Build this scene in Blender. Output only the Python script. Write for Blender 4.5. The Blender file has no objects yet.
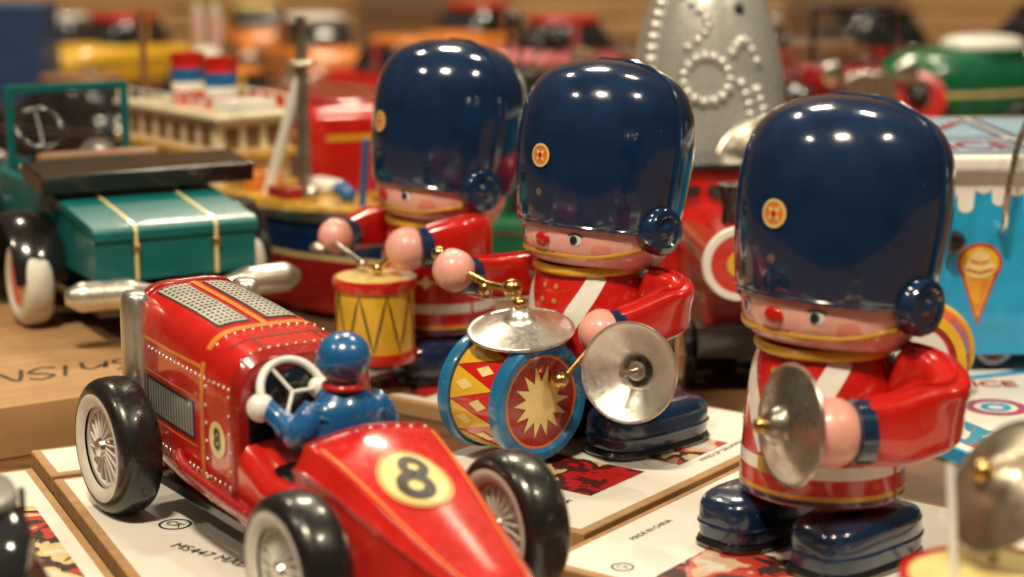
import bpy, bmesh, math, random
from mathutils import Vector, Matrix
K=0.1            # 1 cm of the toys = 0.1 units
TZ=-.6           # table height (cm); toy box tops are at 0
SC=bpy.context.scene; C=SC.collection
random.seed(4)
sin,cos,pi,rad=math.sin,math.cos,math.pi,math.radians
I4=Matrix.Identity(4)
def T(x,y,z): return Matrix.Translation((x,y,z))
def R(a,ax): return Matrix.Rotation(rad(a),4,ax)
def basis(n,o=(0,0,0)):
    return Matrix.Translation(o)@Vector(n).normalized().to_track_quat('Z','Y').to_matrix().to_4x4()
def cat(pts,sub=6):
    pts=[Vector(p) for p in pts]; out=[]
    for i in range(len(pts)-1):
        p0=pts[max(i-1,0)];p1=pts[i];p2=pts[i+1];p3=pts[min(i+2,len(pts)-1)]
        for k in range(sub):
            t=k/sub
            out.append(0.5*((2*p1)+(p2-p0)*t+(2*p0-5*p1+4*p2-p3)*t*t+(3*p1-p0-3*p2+p3)*t**3))
    out.append(pts[-1]); return out
def spw(x,e): return math.copysign(abs(x)**e,x)

# ------------------------------------------------------------------ materials
MATS={}
def nodes(name):
    m=bpy.data.materials.new(name); m.use_nodes=True
    nt=m.node_tree; return m,nt,nt.nodes['Principled BSDF']
def paint(name,col,rough=.25,coat=.6,metal=0.,var=.14,vs=.9,bump=.03,bs=3.0,chip=0.,chipcol=(.45,.36,.25),spec=.5):
    if name in MATS: return MATS[name]
    m,nt,b=nodes(name); N=nt.nodes; L=nt.links
    tc=N.new('ShaderNodeTexCoord')
    nz=N.new('ShaderNodeTexNoise'); nz.inputs['Scale'].default_value=vs/K; nz.inputs['Detail'].default_value=6
    L.new(tc.outputs['Object'],nz.inputs['Vector'])
    cr=N.new('ShaderNodeValToRGB'); cr.color_ramp.elements[0].position=.32; cr.color_ramp.elements[1].position=.68
    lo=[max(0,c*(1-var)) for c in col]; hi=[min(1,c*(1+var*.6)+.004) for c in col]
    cr.color_ramp.elements[0].color=(*lo,1); cr.color_ramp.elements[1].color=(*hi,1)
    L.new(nz.outputs['Fac'],cr.inputs['Fac'])
    out=cr.outputs['Color']
    n2=N.new('ShaderNodeTexNoise'); n2.inputs['Scale'].default_value=6/K; n2.inputs['Detail'].default_value=8; n2.inputs['Roughness'].default_value=.65
    L.new(tc.outputs['Object'],n2.inputs['Vector'])
    if chip>0:
        c2=N.new('ShaderNodeValToRGB'); c2.color_ramp.elements[0].position=.72-chip; c2.color_ramp.elements[1].position=.75-chip
        L.new(n2.outputs['Fac'],c2.inputs['Fac'])
        mx=N.new('ShaderNodeMix'); mx.data_type='RGBA'
        L.new(c2.outputs['Color'],mx.inputs['Factor']); L.new(out,mx.inputs['A']); mx.inputs['B'].default_value=(*chipcol,1)
        out=mx.outputs['Result']
    L.new(out,b.inputs['Base Color'])
    mr=N.new('ShaderNodeMapRange'); mr.inputs['From Min'].default_value=.3; mr.inputs['From Max'].default_value=.7
    mr.inputs['To Min'].default_value=rough*.75; mr.inputs['To Max'].default_value=min(1,rough*1.35)
    L.new(n2.outputs['Fac'],mr.inputs['Value']); L.new(mr.outputs['Result'],b.inputs['Roughness'])
    b.inputs['Metallic'].default_value=metal
    b.inputs['Coat Weight'].default_value=coat; b.inputs['Coat Roughness'].default_value=.05
    b.inputs['Specular IOR Level'].default_value=spec
    if bump>0:
        n3=N.new('ShaderNodeTexNoise'); n3.inputs['Scale'].default_value=bs/K*.35; n3.inputs['Detail'].default_value=2
        L.new(tc.outputs['Object'],n3.inputs['Vector'])
        bp=N.new('ShaderNodeBump'); bp.inputs['Strength'].default_value=min(1,bump*6); bp.inputs['Distance'].default_value=bump*K
        L.new(n3.outputs['Fac'],bp.inputs['Height']); L.new(bp.outputs['Normal'],b.inputs['Normal']); L.new(bp.outputs['Normal'],b.inputs['Coat Normal'])
    MATS[name]=m; return m
def grainy(name,c1,c2,scale=(2,14,2),rough=.75,bump=.02):
    if name in MATS: return MATS[name]
    m,nt,b=nodes(name); N=nt.nodes; L=nt.links
    tc=N.new('ShaderNodeTexCoord'); mp=N.new('ShaderNodeMapping'); mp.inputs['Scale'].default_value=[s*.25 for s in scale]
    L.new(tc.outputs['Object'],mp.inputs['Vector'])
    nz=N.new('ShaderNodeTexNoise'); nz.inputs['Scale'].default_value=1/K*.35; nz.inputs['Detail'].default_value=9; nz.inputs['Roughness'].default_value=.6
    L.new(mp.outputs['Vector'],nz.inputs['Vector'])
    cr=N.new('ShaderNodeValToRGB'); cr.color_ramp.elements[0].position=.3; cr.color_ramp.elements[1].position=.7
    cr.color_ramp.elements[0].color=(*c1,1); cr.color_ramp.elements[1].color=(*c2,1)
    L.new(nz.outputs['Fac'],cr.inputs['Fac']); L.new(cr.outputs['Color'],b.inputs['Base Color'])
    b.inputs['Roughness'].default_value=rough
    bp=N.new('ShaderNodeBump'); bp.inputs['Strength'].default_value=.3; bp.inputs['Distance'].default_value=bump*K
    L.new(nz.outputs['Fac'],bp.inputs['Height']); L.new(bp.outputs['Normal'],b.inputs['Normal'])
    MATS[name]=m; return m
def printed(name,cols,scale=1.2,rough=.35):
    if name in MATS: return MATS[name]
    m,nt,b=nodes(name); N=nt.nodes; L=nt.links
    tc=N.new('ShaderNodeTexCoord'); nz=N.new('ShaderNodeTexNoise'); nz.inputs['Scale'].default_value=scale/K; nz.inputs['Detail'].default_value=3; nz.inputs['Distortion'].default_value=.5
    L.new(tc.outputs['Object'],nz.inputs['Vector'])
    cr=N.new('ShaderNodeValToRGB'); cr.color_ramp.interpolation='CONSTANT'
    n=len(cols)
    e=cr.color_ramp.elements
    while len(e)<n: e.new(.5)
    for i in range(n):
        e[i].position=0 if i==0 else .33+.34*(i-1)/max(1,n-2); e[i].color=(*cols[i],1)
    L.new(nz.outputs['Fac'],cr.inputs['Fac']); L.new(cr.outputs['Color'],b.inputs['Base Color'])
    b.inputs['Roughness'].default_value=rough; b.inputs['Coat Weight'].default_value=.2
    MATS[name]=m; return m

RED=paint('red_tin',(.56,.010,.007),.22,.85,chip=.045,chipcol=(.33,.16,.1))
RED2=paint('dark_red_tin',(.33,.009,.009),.25,.8,chip=.06)
BLUE=paint('navy_tin',(.003,.022,.074),.14,1.0,var=.2,bump=.024,chip=.012,chipcol=(.08,.1,.15))
BOOT=paint('navy_boot_tin',(.0025,.018,.06),.2,.9,chip=.05,chipcol=(.1,.11,.15))
SKIN=paint('pink_face_tin',(.86,.45,.39),.24,.8,var=.05)
HAND=paint('pink_hand_plastic',(.80,.38,.33),.35,.35,var=.1,chip=.03,chipcol=(.5,.2,.16))
WHITE=paint('white_tin',(.82,.80,.75),.3,.5,var=.07)
PALE=paint('cream_cabin_tin',(.80,.72,.52),.3,.5,var=.07)
GOLD=paint('gold_print',(.62,.34,.05),.3,.5,metal=.35)
YEL=paint('yellow_tin',(.76,.44,.025),.28,.6)
TAN=paint('yellow_tan_deck',(.66,.38,.05),.3,.5,var=.3,vs=2,chip=.08,chipcol=(.3,.12,.04))
CREAM=paint('cream_print',(.80,.64,.26),.32,.5)
ORANGE=paint('orange_print',(.75,.22,.03),.3,.5)
BLACK=paint('black_tin',(.010,.009,.009),.2,.8,chip=.03,chipcol=(.08,.07,.06))
INK=paint('black_print',(.015,.013,.012),.4,.2)
PENCIL=paint('pen_ink',(.018,.016,.018),.6,0)
TYRE=paint('black_tyre',(.011,.010,.010),.28,.35,bump=.03,chip=.04,chipcol=(.05,.045,.04))
CHROME=paint('worn_nickel',(.80,.77,.71),.24,.0,metal=1,var=.2,chip=.05,chipcol=(.35,.29,.21))
BRUSH=paint('brushed_tin',(.74,.71,.65),.33,.0,metal=.9,var=.22,vs=.6,bump=.02,chip=.05,chipcol=(.42,.36,.28))
DULL=paint('dull_nickel',(.58,.53,.46),.28,.0,metal=.95,var=.3,chip=.06,chipcol=(.25,.19,.13))
GREY=paint('grey_louvre',(.50,.49,.46),.4,.2,metal=.45,var=.15)
DGREY=paint('dim_grey_tin',(.26,.25,.23),.45,.2,metal=.3,var=.15)
BRASS=paint('brass',(.62,.42,.16),.25,.0,metal=1,var=.25)
SILV=paint('silver_paint',(.66,.65,.625),.27,.4,metal=.55,var=.08)
SBLUE=paint('sky_blue_tin',(.008,.11,.32),.26,.8,chip=.04)
PBLUE=paint('pale_blue_print',(.32,.55,.75),.35,.4)
RIMBLUE=paint('blue_rim',(.010,.15,.35),.25,.7,chip=.05)
TEAL=paint('teal_tin',(.0012,.125,.13),.36,.12,chip=.02,spec=.3)
TEAL2=paint('turquoise_tin',(.008,.34,.66),.3,.5)
GREEN=paint('green_tin',(.004,.12,.05),.25,.7)
ORDK=paint('tan_seat',(.22,.1,.04),.5,.2)
WHITEWALL=paint('whitewall',(.66,.63,.56),.5,.1,chip=.06)
WINDOW=paint('dark_window',(.02,.022,.025),.12,.6,bump=0)
PAPER=paint('white_card',(.75,.72,.65),.5,.15,var=.05,vs=.3,bump=.015,chip=.012,chipcol=(.5,.42,.3))
KRAFT=grainy('kraft_cardboard',(.32,.175,.075),(.44,.26,.12),(3,24,3),.8)
KRAFTD=grainy('kraft_edge',(.20,.10,.04),(.30,.165,.07),(3,24,3),.8)
WOOD=grainy('table_wood',(.075,.035,.014),(.17,.082,.032),(1.2,12,1.2),.5)
PLANK=grainy('pale_plank',(.36,.20,.09),(.58,.36,.17),(1,10,10),.7)
WALLM=grainy('wall_paint',(.24,.14,.075),(.30,.18,.10),(.1,.1,.1),.9)
PIC=printed('box_picture',[(.65,.62,.56),(.66,.45,.3),(.5,.05,.03),(.05,.03,.03),(.65,.5,.25),(.68,.62,.5)],.7)
PIC2=printed('box_picture_red',[(.5,.02,.015),(.45,.015,.015),(.08,.015,.015),(.6,.45,.2),(.42,.02,.02)],.8)
PIC3=printed('box_picture_sea',[(.1,.3,.45),(.65,.62,.55),(.02,.25,.4),(.6,.08,.05),(.65,.6,.5)],.5)

# ------------------------------------------------------------------ mesh builder
class MB:
    def __init__(s): s.v=[];s.f=[];s.m=[];s.cur=0
    def slot(s,i): s.cur=i; return s
    def add(s,vs,fs,M=None):
        b=len(s.v)
        for p in vs:
            p=Vector(p); s.v.append(M@p if M is not None else p)
        for f in fs: s.f.append([i+b for i in f]); s.m.append(s.cur)
        return s
    def lathe(s,prof,n=48,M=None,sx=1,sy=1):
        vs=[];rows=[]
        for q in prof:
            r,z=q[0],q[1]
            if r<1e-5: rows.append([len(vs)]); vs.append((0,0,z))
            else:
                rows.append(list(range(len(vs),len(vs)+n)))
                for j in range(n):
                    a=2*pi*j/n; vs.append((r*cos(a)*sx,r*sin(a)*sy,z))
        fs=[]
        for a,b in zip(rows[:-1],rows[1:]):
            for j in range(n):
                k=(j+1)%n
                if len(a)==1 and len(b)==1: continue
                if len(a)==1: fs.append((a[0],b[k],b[j]))
                elif len(b)==1: fs.append((a[j],a[k],b[0]))
                else: fs.append((a[j],a[k],b[k],b[j]))
        return s.add(vs,fs,M)
    def superq(s,c,abc,e1=1,e2=1,nu=36,nv=18,M=None):
        vs=[];rows=[]
        for i in range(nv+1):
            v=-pi/2+pi*i/nv; cz=spw(sin(v),e1); cr=abs(cos(v))**e1 if 0<i<nv else 0
            if cr<1e-6: rows.append([len(vs)]); vs.append((c[0],c[1],c[2]+abc[2]*cz)); continue
            rows.append(list(range(len(vs),len(vs)+nu)))
            for j in range(nu):
                u=2*pi*j/nu
                vs.append((c[0]+abc[0]*cr*spw(cos(u),e2),c[1]+abc[1]*cr*spw(sin(u),e2),c[2]+abc[2]*cz))
        fs=[]
        for a,b in zip(rows[:-1],rows[1:]):
            for j in range(nu):
                k=(j+1)%nu
                if len(a)==1: fs.append((a[0],b[k],b[j]))
                elif len(b)==1: fs.append((a[j],a[k],b[0]))
                else: fs.append((a[j],a[k],b[k],b[j]))
        return s.add(vs,fs,M)
    def box(s,lo,hi,M=None):
        x0,y0,z0=lo;x1,y1,z1=hi
        vs=[(x0,y0,z0),(x1,y0,z0),(x1,y1,z0),(x0,y1,z0),(x0,y0,z1),(x1,y0,z1),(x1,y1,z1),(x0,y1,z1)]
        return s.add(vs,[(0,3,2,1),(4,5,6,7),(0,1,5,4),(1,2,6,5),(2,3,7,6),(3,0,4,7)],M)
    def tube(s,pts,r,n=14,M=None,closed=False):
        pts=[Vector(p) for p in pts]; m=len(pts); rr=r if isinstance(r,(list,tuple)) else [r]*m
        vs=[];nrm=None
        for i,p in enumerate(pts):
            a=pts[i-1] if (i>0 or closed) else p; b=pts[(i+1)%m] if (i<m-1 or closed) else p
            t=(b-a).normalized()
            if nrm is None: nrm=t.orthogonal().normalized()
            else: nrm=(nrm-t*nrm.dot(t)).normalized()
            bi=t.cross(nrm)
            for j in range(n):
                q=2*pi*j/n; vs.append(p+(nrm*cos(q)+bi*sin(q))*rr[i])
        fs=[]
        for i in range(m if closed else m-1):
            k=(i+1)%m
            for j in range(n):
                l=(j+1)%n; fs.append((i*n+j,i*n+l,k*n+l,k*n+j))
        if not closed:
            fs.append(tuple(range(n-1,-1,-1))); fs.append(tuple((m-1)*n+j for j in range(n)))
        return s.add(vs,fs,M)
    def ring(s,c,rr,r,nrm=(0,0,1),n=48,k=10,M=None):
        B=basis(nrm,c)
        pts=[B@Vector((rr*cos(2*pi*i/n),rr*sin(2*pi*i/n),0)) for i in range(n)]
        return s.tube(pts,r,k,M,closed=True)
    def loft(s,secs,cap=True,M=None):
        n=len(secs[0]); vs=[p for q in secs for p in q]; fs=[]
        for i in range(len(secs)-1):
            for j in range(n):
                k=(j+1)%n; fs.append((i*n+j,i*n+k,(i+1)*n+k,(i+1)*n+j))
        if cap:
            fs.append(tuple(range(n-1,-1,-1))); fs.append(tuple((len(secs)-1)*n+j for j in range(n)))
        return s.add(vs,fs,M)
    def prism(s,poly,x0,x1,M=None):           # polygon in (y,z), extruded along x
        n=len(poly); vs=[(x0,a,b) for a,b in poly]+[(x1,a,b) for a,b in poly]
        fs=[tuple(range(n)),tuple(range(2*n-1,n-1,-1))]
        for j in range(n):
            k=(j+1)%n; fs.append((j,n+j,n+k,k))
        return s.add(vs,fs,M)
    def grid(s,fn,u0,u1,v0,v1,nu=12,nv=4):
        vs=[fn(u0+(u1-u0)*i/nu,v0+(v1-v0)*j/nv) for i in range(nu+1) for j in range(nv+1)]
        fs=[(i*(nv+1)+j,(i+1)*(nv+1)+j,(i+1)*(nv+1)+j+1,i*(nv+1)+j+1) for i in range(nu) for j in range(nv)]
        return s.add(vs,fs)
    def fan(s,fn,outl,c=(0,0),rings=3):
        n=len(outl); vs=[fn(*c)]
        for q in range(1,rings+1):
            t=q/rings
            vs+=[fn(c[0]+(a-c[0])*t,c[1]+(b-c[1])*t) for a,b in outl]
        fs=[(0,1+j,1+(j+1)%n) for j in range(n)]
        for q in range(rings-1):
            for j in range(n):
                k=(j+1)%n; fs.append((1+q*n+j,1+(q+1)*n+j,1+(q+1)*n+k,1+q*n+k))
        return s.add(vs,fs)
    def disc(s,fn,c,rx,ry=None,n=28,rings=3,sc=1):
        ry=ry or rx
        return s.fan(fn,[(c[0]+rx/sc*cos(2*pi*i/n),c[1]+ry*sin(2*pi*i/n)) for i in range(n)],c,rings)
    def annulus(s,fn,c,r0,r1,n=36,a0=0,a1=2*pi):
        return s.grid(lambda a,r:fn(c[0]+r*cos(a),c[1]+r*sin(a)),a0,a1,r0,r1,n,2)
    def star(s,fn,c,r0,r1,k,rot=0):
        o=[]
        for i in range(2*k):
            a=rot+pi*i/k; r=r1 if i%2==0 else r0; o.append((c[0]+r*cos(a),c[1]+r*sin(a)))
        return s.fan(fn,o,c,2)
    def ribbon(s,fn,pts,w,sc=1,sub=10):
        q=[]
        for (a,b),(c,d) in zip(pts[:-1],pts[1:]):
            for i in range(sub): q.append((a+(c-a)*i/sub,b+(d-b)*i/sub))
        q.append(pts[-1]); vs=[]
        for i,(a,b) in enumerate(q):
            p=q[max(i-1,0)];n=q[min(i+1,len(q)-1)]
            tx=(n[0]-p[0])*sc;ty=n[1]-p[1];l=math.hypot(tx,ty) or 1
            ox=-ty/l*w/2;oy=tx/l*w/2
            for t in (-1,0,1): vs.append(fn(a+ox*t/sc,b+oy*t))
        fs=[(3*i+j,3*i+j+1,3*i+j+4,3*i+j+3) for i in range(len(q)-1) for j in (0,1)]
        return s.add(vs,fs)
    def text(s,fn,txt,size,c=(0,0),rot=0,sc=1,shear=0,bold=0):
        cu=bpy.data.curves.new('t','FONT'); cu.body=txt; cu.size=size; cu.align_x='CENTER'; cu.align_y='CENTER'; cu.shear=shear; cu.offset=bold
        ob=bpy.data.objects.new('t',cu); C.objects.link(ob)
        bpy.context.view_layer.update()
        me=bpy.data.meshes.new_from_object(ob.evaluated_get(bpy.context.evaluated_depsgraph_get()))
        ca,sa=cos(rot),sin(rot); vs=[]
        for v in me.vertices:
            x=v.co.x*ca-v.co.y*sa; y=v.co.x*sa+v.co.y*ca
            vs.append(fn(c[0]+x/sc,c[1]+y))
        s.add(vs,[tuple(p.vertices) for p in me.polygons])
        bpy.data.objects.remove(ob); bpy.data.meshes.remove(me); bpy.data.curves.remove(cu)
        return s
    def build(s,name,mat,parent=None,bevel=0,ang=38,seg=3,label=None,recalc=True):
        me=bpy.data.meshes.new(name); me.from_pydata([tuple(p*K) for p in s.v],[],s.f)
        for q in (mat if isinstance(mat,(list,tuple)) else [mat]): me.materials.append(q)
        for p,i in zip(me.polygons,s.m): p.material_index=i; p.use_smooth=True
        if recalc:
            bm=bmesh.new(); bm.from_mesh(me); bmesh.ops.recalc_face_normals(bm,faces=bm.faces); bm.to_mesh(me); bm.free()
        me.set_sharp_from_angle(angle=rad(ang))
        o=bpy.data.objects.new(name,me); C.objects.link(o)
        if parent: o.parent=parent
        if bevel:
            b=o.modifiers.new('bevel','BEVEL'); b.width=bevel*K; b.segments=seg; b.limit_method='ANGLE'; b.angle_limit=rad(40); b.harden_normals=True
        if label: o['label']=label
        return o
def tag(o,label=None,cate=None,group=None,kind=None):
    if label:o['label']=label
    if cate:o['category']=cate
    if group:o['group']=group
    if kind:o['kind']=kind
    return o
def thing(name,label,cate,loc,rotz=0,group=None):
    o=bpy.data.objects.new(name,None); C.objects.link(o); o.empty_display_size=.2
    o.location=Vector(loc)*K; o.rotation_euler=(0,0,rad(rotz)); return tag(o,label,cate,group)
def rev(prof,M=I4,sx=1,sy=1):
    def ra(z):
        if z<=prof[0][1]: return prof[0][0]
        for a,b in zip(prof[:-1],prof[1:]):
            if a[1]<=z<=b[1] and b[1]>a[1]: return a[0]+(b[0]-a[0])*(z-a[1])/(b[1]-a[1])
        return prof[-1][0]
    def fn(phi,z,off=.015):
        r=ra(z); sl=(ra(z+.03)-ra(z-.03))/.06; n=Vector((sin(phi),-cos(phi),-sl)).normalized()
        return M@Vector(((r*sin(phi)+n.x*off)*sx,(-r*cos(phi)+n.y*off)*sy,z+n.z*off))
    return fn
def off(fn,o): return lambda a,b: fn(a,b,o)

# ------------------------------------------------------------------ setting
tb=MB().box((-140,5,-5),(140,320,TZ)).build('table',WOOD); tag(tb,'brown wooden table top under the toys','table',kind='structure')
wl=MB().box((-260,330,-60),(260,334,200)).build('wall',WALLM); tag(wl,'warm brown wall far behind the table','wall',kind='structure')

def flat_box(org,u,w,v,h,z0,z1,label,name='flat_box',side=KRAFT,top=PAPER,margin=.27):
    u=Vector((*u,0)).normalized()
    ang=math.degrees(math.atan2(u.y,u.x))
    r=thing(name,label,'box',(org[0],org[1],z0),ang)
    MB().box((0,0,0),(w,h,z1-z0-.03)).build('carton',side,r,bevel=.06)
    if top: MB().box((margin,margin,z1-z0-.2),(w-margin,h-margin,z1-z0)).build('printed_lid',top,r,bevel=.03)
    return r,(lambda o=.02: (lambda x,y:(x,y,z1-z0+o)))
bA,fA=flat_box((-9.95+.42*13,47.3-.9*13),(.906,.423),9.3,None,22.5,TZ,0,'flat white lidded box lying under the red racing car')
f=fA()
MB().text(f,'MS447 MADE IN',.55,(2.6,13.2),rad(-62)).build('lettering',INK,bA)
m=MB(); m.annulus(f,(2.2,16.6),.40,.47); m.text(f,'CK',.45,(2.2,16.6),rad(-62)); m.build('maker_mark',INK,bA)
MB().grid(f,4.4,6.8,15.2,18.6,2,2).build('picture_panel',RED2,bA)
m=MB(); m.text(fA(.03),'SLIP RACER',.62,(5.0,16.9),rad(-90)); m.build('lettering',CREAM,bA)
MB().grid(f,4.6,8.2,8.6,13.5,2,2).build('picture_panel',PIC,bA)
bH,fH=flat_box((-7.03-.906*9.25,41.0-.423*9.25),(.906,.423),8.95,None,18,TZ,0,'flat white box at the lower left under the black car')
MB().grid(fH(),5.5,8.2,7,14.0,2,2).build('picture_panel',PIC,bH)
bN,fN=flat_box((-14.15,56.3),(.906,.423),9.4,None,3.1,TZ,0,'narrow white box between the racing car box and the brown carton')
MB().text(fN(),'MS447 RACER',.7,(4.6,1.5),0).build('lettering',INK,bN)
U=(.81,-.586)
def onl(a,c): return (1.3+.586*a+.81*c,49.9+.81*a-.586*c)
bJ,fJ=flat_box(onl(-8,11.25),U,9,None,17,TZ,0,'flat white box at the lower right under the yellow and red drum')
MB().grid(fJ(),1.0,6.5,9.5,15.5,2,2).build('picture_panel',PIC2,bJ)
bC,fC=flat_box(onl(-1.5,.30),U,10.65,None,11,TZ,0,'flat white box lying under the nearest soldier')
f=fC()
MB().grid(f,3.2,7.2,.8,4.0,2,2).build('picture_panel',PIC,bC)
m=MB(); m.annulus(f,(2.1,.95),.26,.31,28); m.text(f,'CK',.26,(2.1,.95),rad(20)); m.build('maker_mark',INK,bC)
MB().text(f,'MADE IN CHINA',.28,(1.1,4.0),rad(90)).build('lettering',INK,bC)
MB().text(f,'WIND UP MECHANISM',.3,(8.2,5.4),rad(25)).build('lettering',INK,bC); MB().text(f,'MS485',.42,(8.6,6.3),rad(25)).build('lettering',INK,bC)
bB,fB=flat_box(onl(1.2,-8.1),U,8.1,None,14.0,TZ,0,'flat white box lying under the middle soldier with the bass drum')
f=lambda x,y:fB()(x,y+1.3)
MB().grid(f,3.0,6.4,1.6,4.6,2,2).build('picture_panel',PIC2,bB)
MB().grid(f,4.4,6.9,5.9,8.9,2,2).build('picture_panel',PIC,bB)
MB().text(f,'MS485',.5,(5.6,.7),0).build('lettering',INK,bB); MB().text(f,'WIND UP DRUMMER',.3,(7.2,8),rad(90)).build('lettering',INK,bB)
bF,fF=flat_box((-7.95,68.4),U,9,None,9.5,TZ,0,'flat white box lying under the soldier farthest back')
f=fF()
MB().grid(f,2.1,5.6,.6,3.4,2,2).build('picture_panel',PIC2,bF)
MB().text(f,'MS486',.5,(7.2,1.6),rad(10)).build('lettering',INK,bF)
bD,fD=flat_box((15.4,56.8),(.917,.399),18,None,10,TZ,0,'turquoise sided box printed with ice cream lettering in front of the ice cream truck',side=TEAL2,margin=.12)
f=fD()
MB().annulus(f,(4.3,6.3),.75,1.1).build('printed_ring',RED,bD)
MB().annulus(f,(4.3,6.3),.28,.52).build('printed_ring',TEAL2,bD)
MB().text(f,'ICE CREAM',1.15,(8.1,8.15),rad(-23.5),bold=.035).build('lettering',RED,bD)
MB().text(f,'TRUCK',1.0,(7.6,6.0),rad(-23.5),bold=.03).build('lettering',TEAL2,bD)
MB().grid(f,.5,2.2,1,8,2,2).build('picture_panel',PIC3,bD)
flat_box((14.5,67.55),(.917,.399),16,None,12.5,TZ,0,'flat white box lying under the ice cream truck',side=TEAL2)
rE,fE=flat_box((-16.6-.839*7,59.9-.545*7),(.839,.545),18.5,None,24,TZ,1.2,'brown cardboard carton with handwriting under the teal vintage car',name='cardboard_carton',top=None)
GL={'N':[(0,0),(.03,1),(.6,.05),(.62,1)],'S':[(.6,.9),(.3,1),(.05,.8),(.3,.55),(.6,.3),(.35,0),(0,.1)],'I':[(.2,0),(.23,1)],'W':[(0,1),(.2,0),(.42,.7),(.6,0),(.85,1)],
 '6':[(.5,1),(.15,.6),(.05,.25),(.3,0),(.55,.2),(.4,.45),(.1,.35)],'n':[(0,0),(0,.6),(.05,.4),(.3,.6),(.5,.45),(.52,0)],'i':[(.1,0),(.12,.55)]}
def scrawl(txt,x0,y0,s,ang,w=.15):
    m=MB(); x=0; ca,sa=cos(rad(ang)),sin(rad(ang))
    for ch in txt:
        g=GL[ch]; q=[(a[0],a[1]) for a in cat([(a*s+x+.25*b*s+random.uniform(-.05,.05),b*s+random.uniform(-.08,.08),0) for a,b in g],5)]
        m.ribbon(lambda a,b:(x0+a*ca-b*sa,y0+a*sa+b*ca,1.2-TZ-.012),q,w,1,1)
        x+=(max(p[0] for p in g)+.2)*s
    return m.build('handwriting',PENCIL,rE)
scrawl('6nISNW',13.4,4.2,1.55,176)
MB().grid(lambda x,y:(x,y,1.2-TZ-.015),.2,18.2,11.9,12.05,4,1).build('flap_seam',KRAFTD,rE)

# ------------------------------------------------------------------ soldiers
DZ=-.36
HEADT=T(0,0,7)@R(-8,'X')@T(0,.25,-7)
HATP=cat([(2.45,7.3+DZ,0),(2.62,7.42+DZ,0),(2.77,8.0,0),(2.85,9.05,0),(2.84,10.05,0),(2.66,11.0,0),(2.2,11.7,0),(1.44,12.12,0),(.7,12.29,0),(0,12.33,0)],6)
HEADP=cat([(1.3,5.95+DZ,0),(1.95,6.12+DZ,0),(2.28,6.5+DZ,0),(2.42,7+DZ,0),(2.42,7.6+DZ,0)],6)
BODYP=cat([(2.22,1.72,0),(2.26,1.86,0),(2.22,3.0,0),(2.12,4.25,0),(1.97,5.1,0),(1.74,5.65,0),(1.4,5.9,0)],6)
def dish(Rr,flip=1,deep=1.):
    top=[(0,.78),(.2,.76),(.36,.66),(.46,.52),(.52,.42),(.62,.36),(Rr*.55,.27),(Rr*.75,.15),(Rr*.9,.04),(Rr*.95,.02),(Rr*.985,.05),(Rr,.0)]
    bot=[(Rr*.985,-.04),(Rr*.95,-.035)]+[(r,z-.05) for r,z in top[-4::-1]]
    return [(r,z*flip*deep) for r,z in top+bot]
def make_cymbal(parent,o,n,Rr,mat,knob=True,flip=1,name='cymbal',deep=1.):
    B=basis(n,o)
    c=MB().lathe(dish(Rr,flip,deep),64,B).build(name,mat,parent,ang=50)
    if knob:
        m=MB(); m.lathe([(0,-.7 if flip>0 else -1.4),(.1,-.69 if flip>0 else -1.39),(.1,.58),(0,.6)],16,B)
        if flip>0: m.superq((0,0,.9*deep),(.22,.22,.2),1,1,18,10,B)
        else: m.lathe([(0,-.3*deep),(.3,-.35*deep),(.3,-.5*deep),(0,-.6*deep)],18,B); m.superq((0,0,-.45*deep),(.2,.2,.28),1,1,18,10,B)
        m.build('bolt',BRASS if flip>0 else DULL,c)
    return c
def make_arm(parent,pts,hand,mat=RED,rs=(.62,.8,.78,.66,.58),hr=.78):
    # stamped tin sleeve: flat sides, broad folded edge along the top and underside
    pts=[list(q) for q in pts]; pts[0][2]-=.32; pts[1][2]-=.2
    p=cat(pts,7); n=len(p); rr=[]
    for i in range(n):
        t=i/(n-1)*(len(rs)-1); k=min(int(t),len(rs)-2); rr.append(rs[k]+(rs[k+1]-rs[k])*(t-k))
    rr[0]*=.6; rr[1]*=.9
    secs=[];sa=[];sb=[]; NN=36; side0=None
    for i in range(n):
        t=(p[min(i+1,n-1)]-p[max(i-1,0)]).normalized()
        sd=t.cross(Vector((0,0,1)))
        if sd.length<.25 and side0 is not None: sd=side0-t*side0.dot(t)
        sd.normalize()
        if side0 is not None and sd.dot(side0)<0: sd=-sd
        if side0 is not None: sd=(sd*.5+side0*.5); sd=(sd-t*sd.dot(t)).normalized()
        side0=sd; up=sd.cross(t)
        secs.append([p[i]+sd*spw(cos(2*pi*j/NN),.45)*rr[i]*.62+up*spw(sin(2*pi*j/NN),.45)*rr[i]*.92 for j in range(NN)])
        if i>0: sa.append(p[i]+up*rr[i]*.93); sb.append(p[i]-up*rr[i]*.93)
    m=MB().loft(secs); m.tube(sa,.085,6); m.tube(sb,.085,6)
    a=m.build('arm',mat,parent,ang=50)
    d=(p[-1]-p[-3]).normalized(); e=p[-1]; w=rs[-1]*.9
    MB().lathe([(0,-.05),(w-.06,-.05),(w+.05,0),(w+.05,.40),(w-.04,.46),(0,.46)],28,basis(d,e-d*.1)).build('cuff',BLUE,a)
    h=Vector(hand)
    m=MB(); B=basis(d,h); m.superq((0,0,0),(hr,hr,hr*1.02),1,1,30,18,B); m.superq((hr*.62,.1,-.05),(hr*.34,hr*.36,hr*.55),1,1,16,10,B@R(18,'Y'))
    m.ring((0,0,0),hr*1.0,.03,(1,.2,0),36,6,B)
    m.build('hand',HAND,a)
    return a
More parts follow.
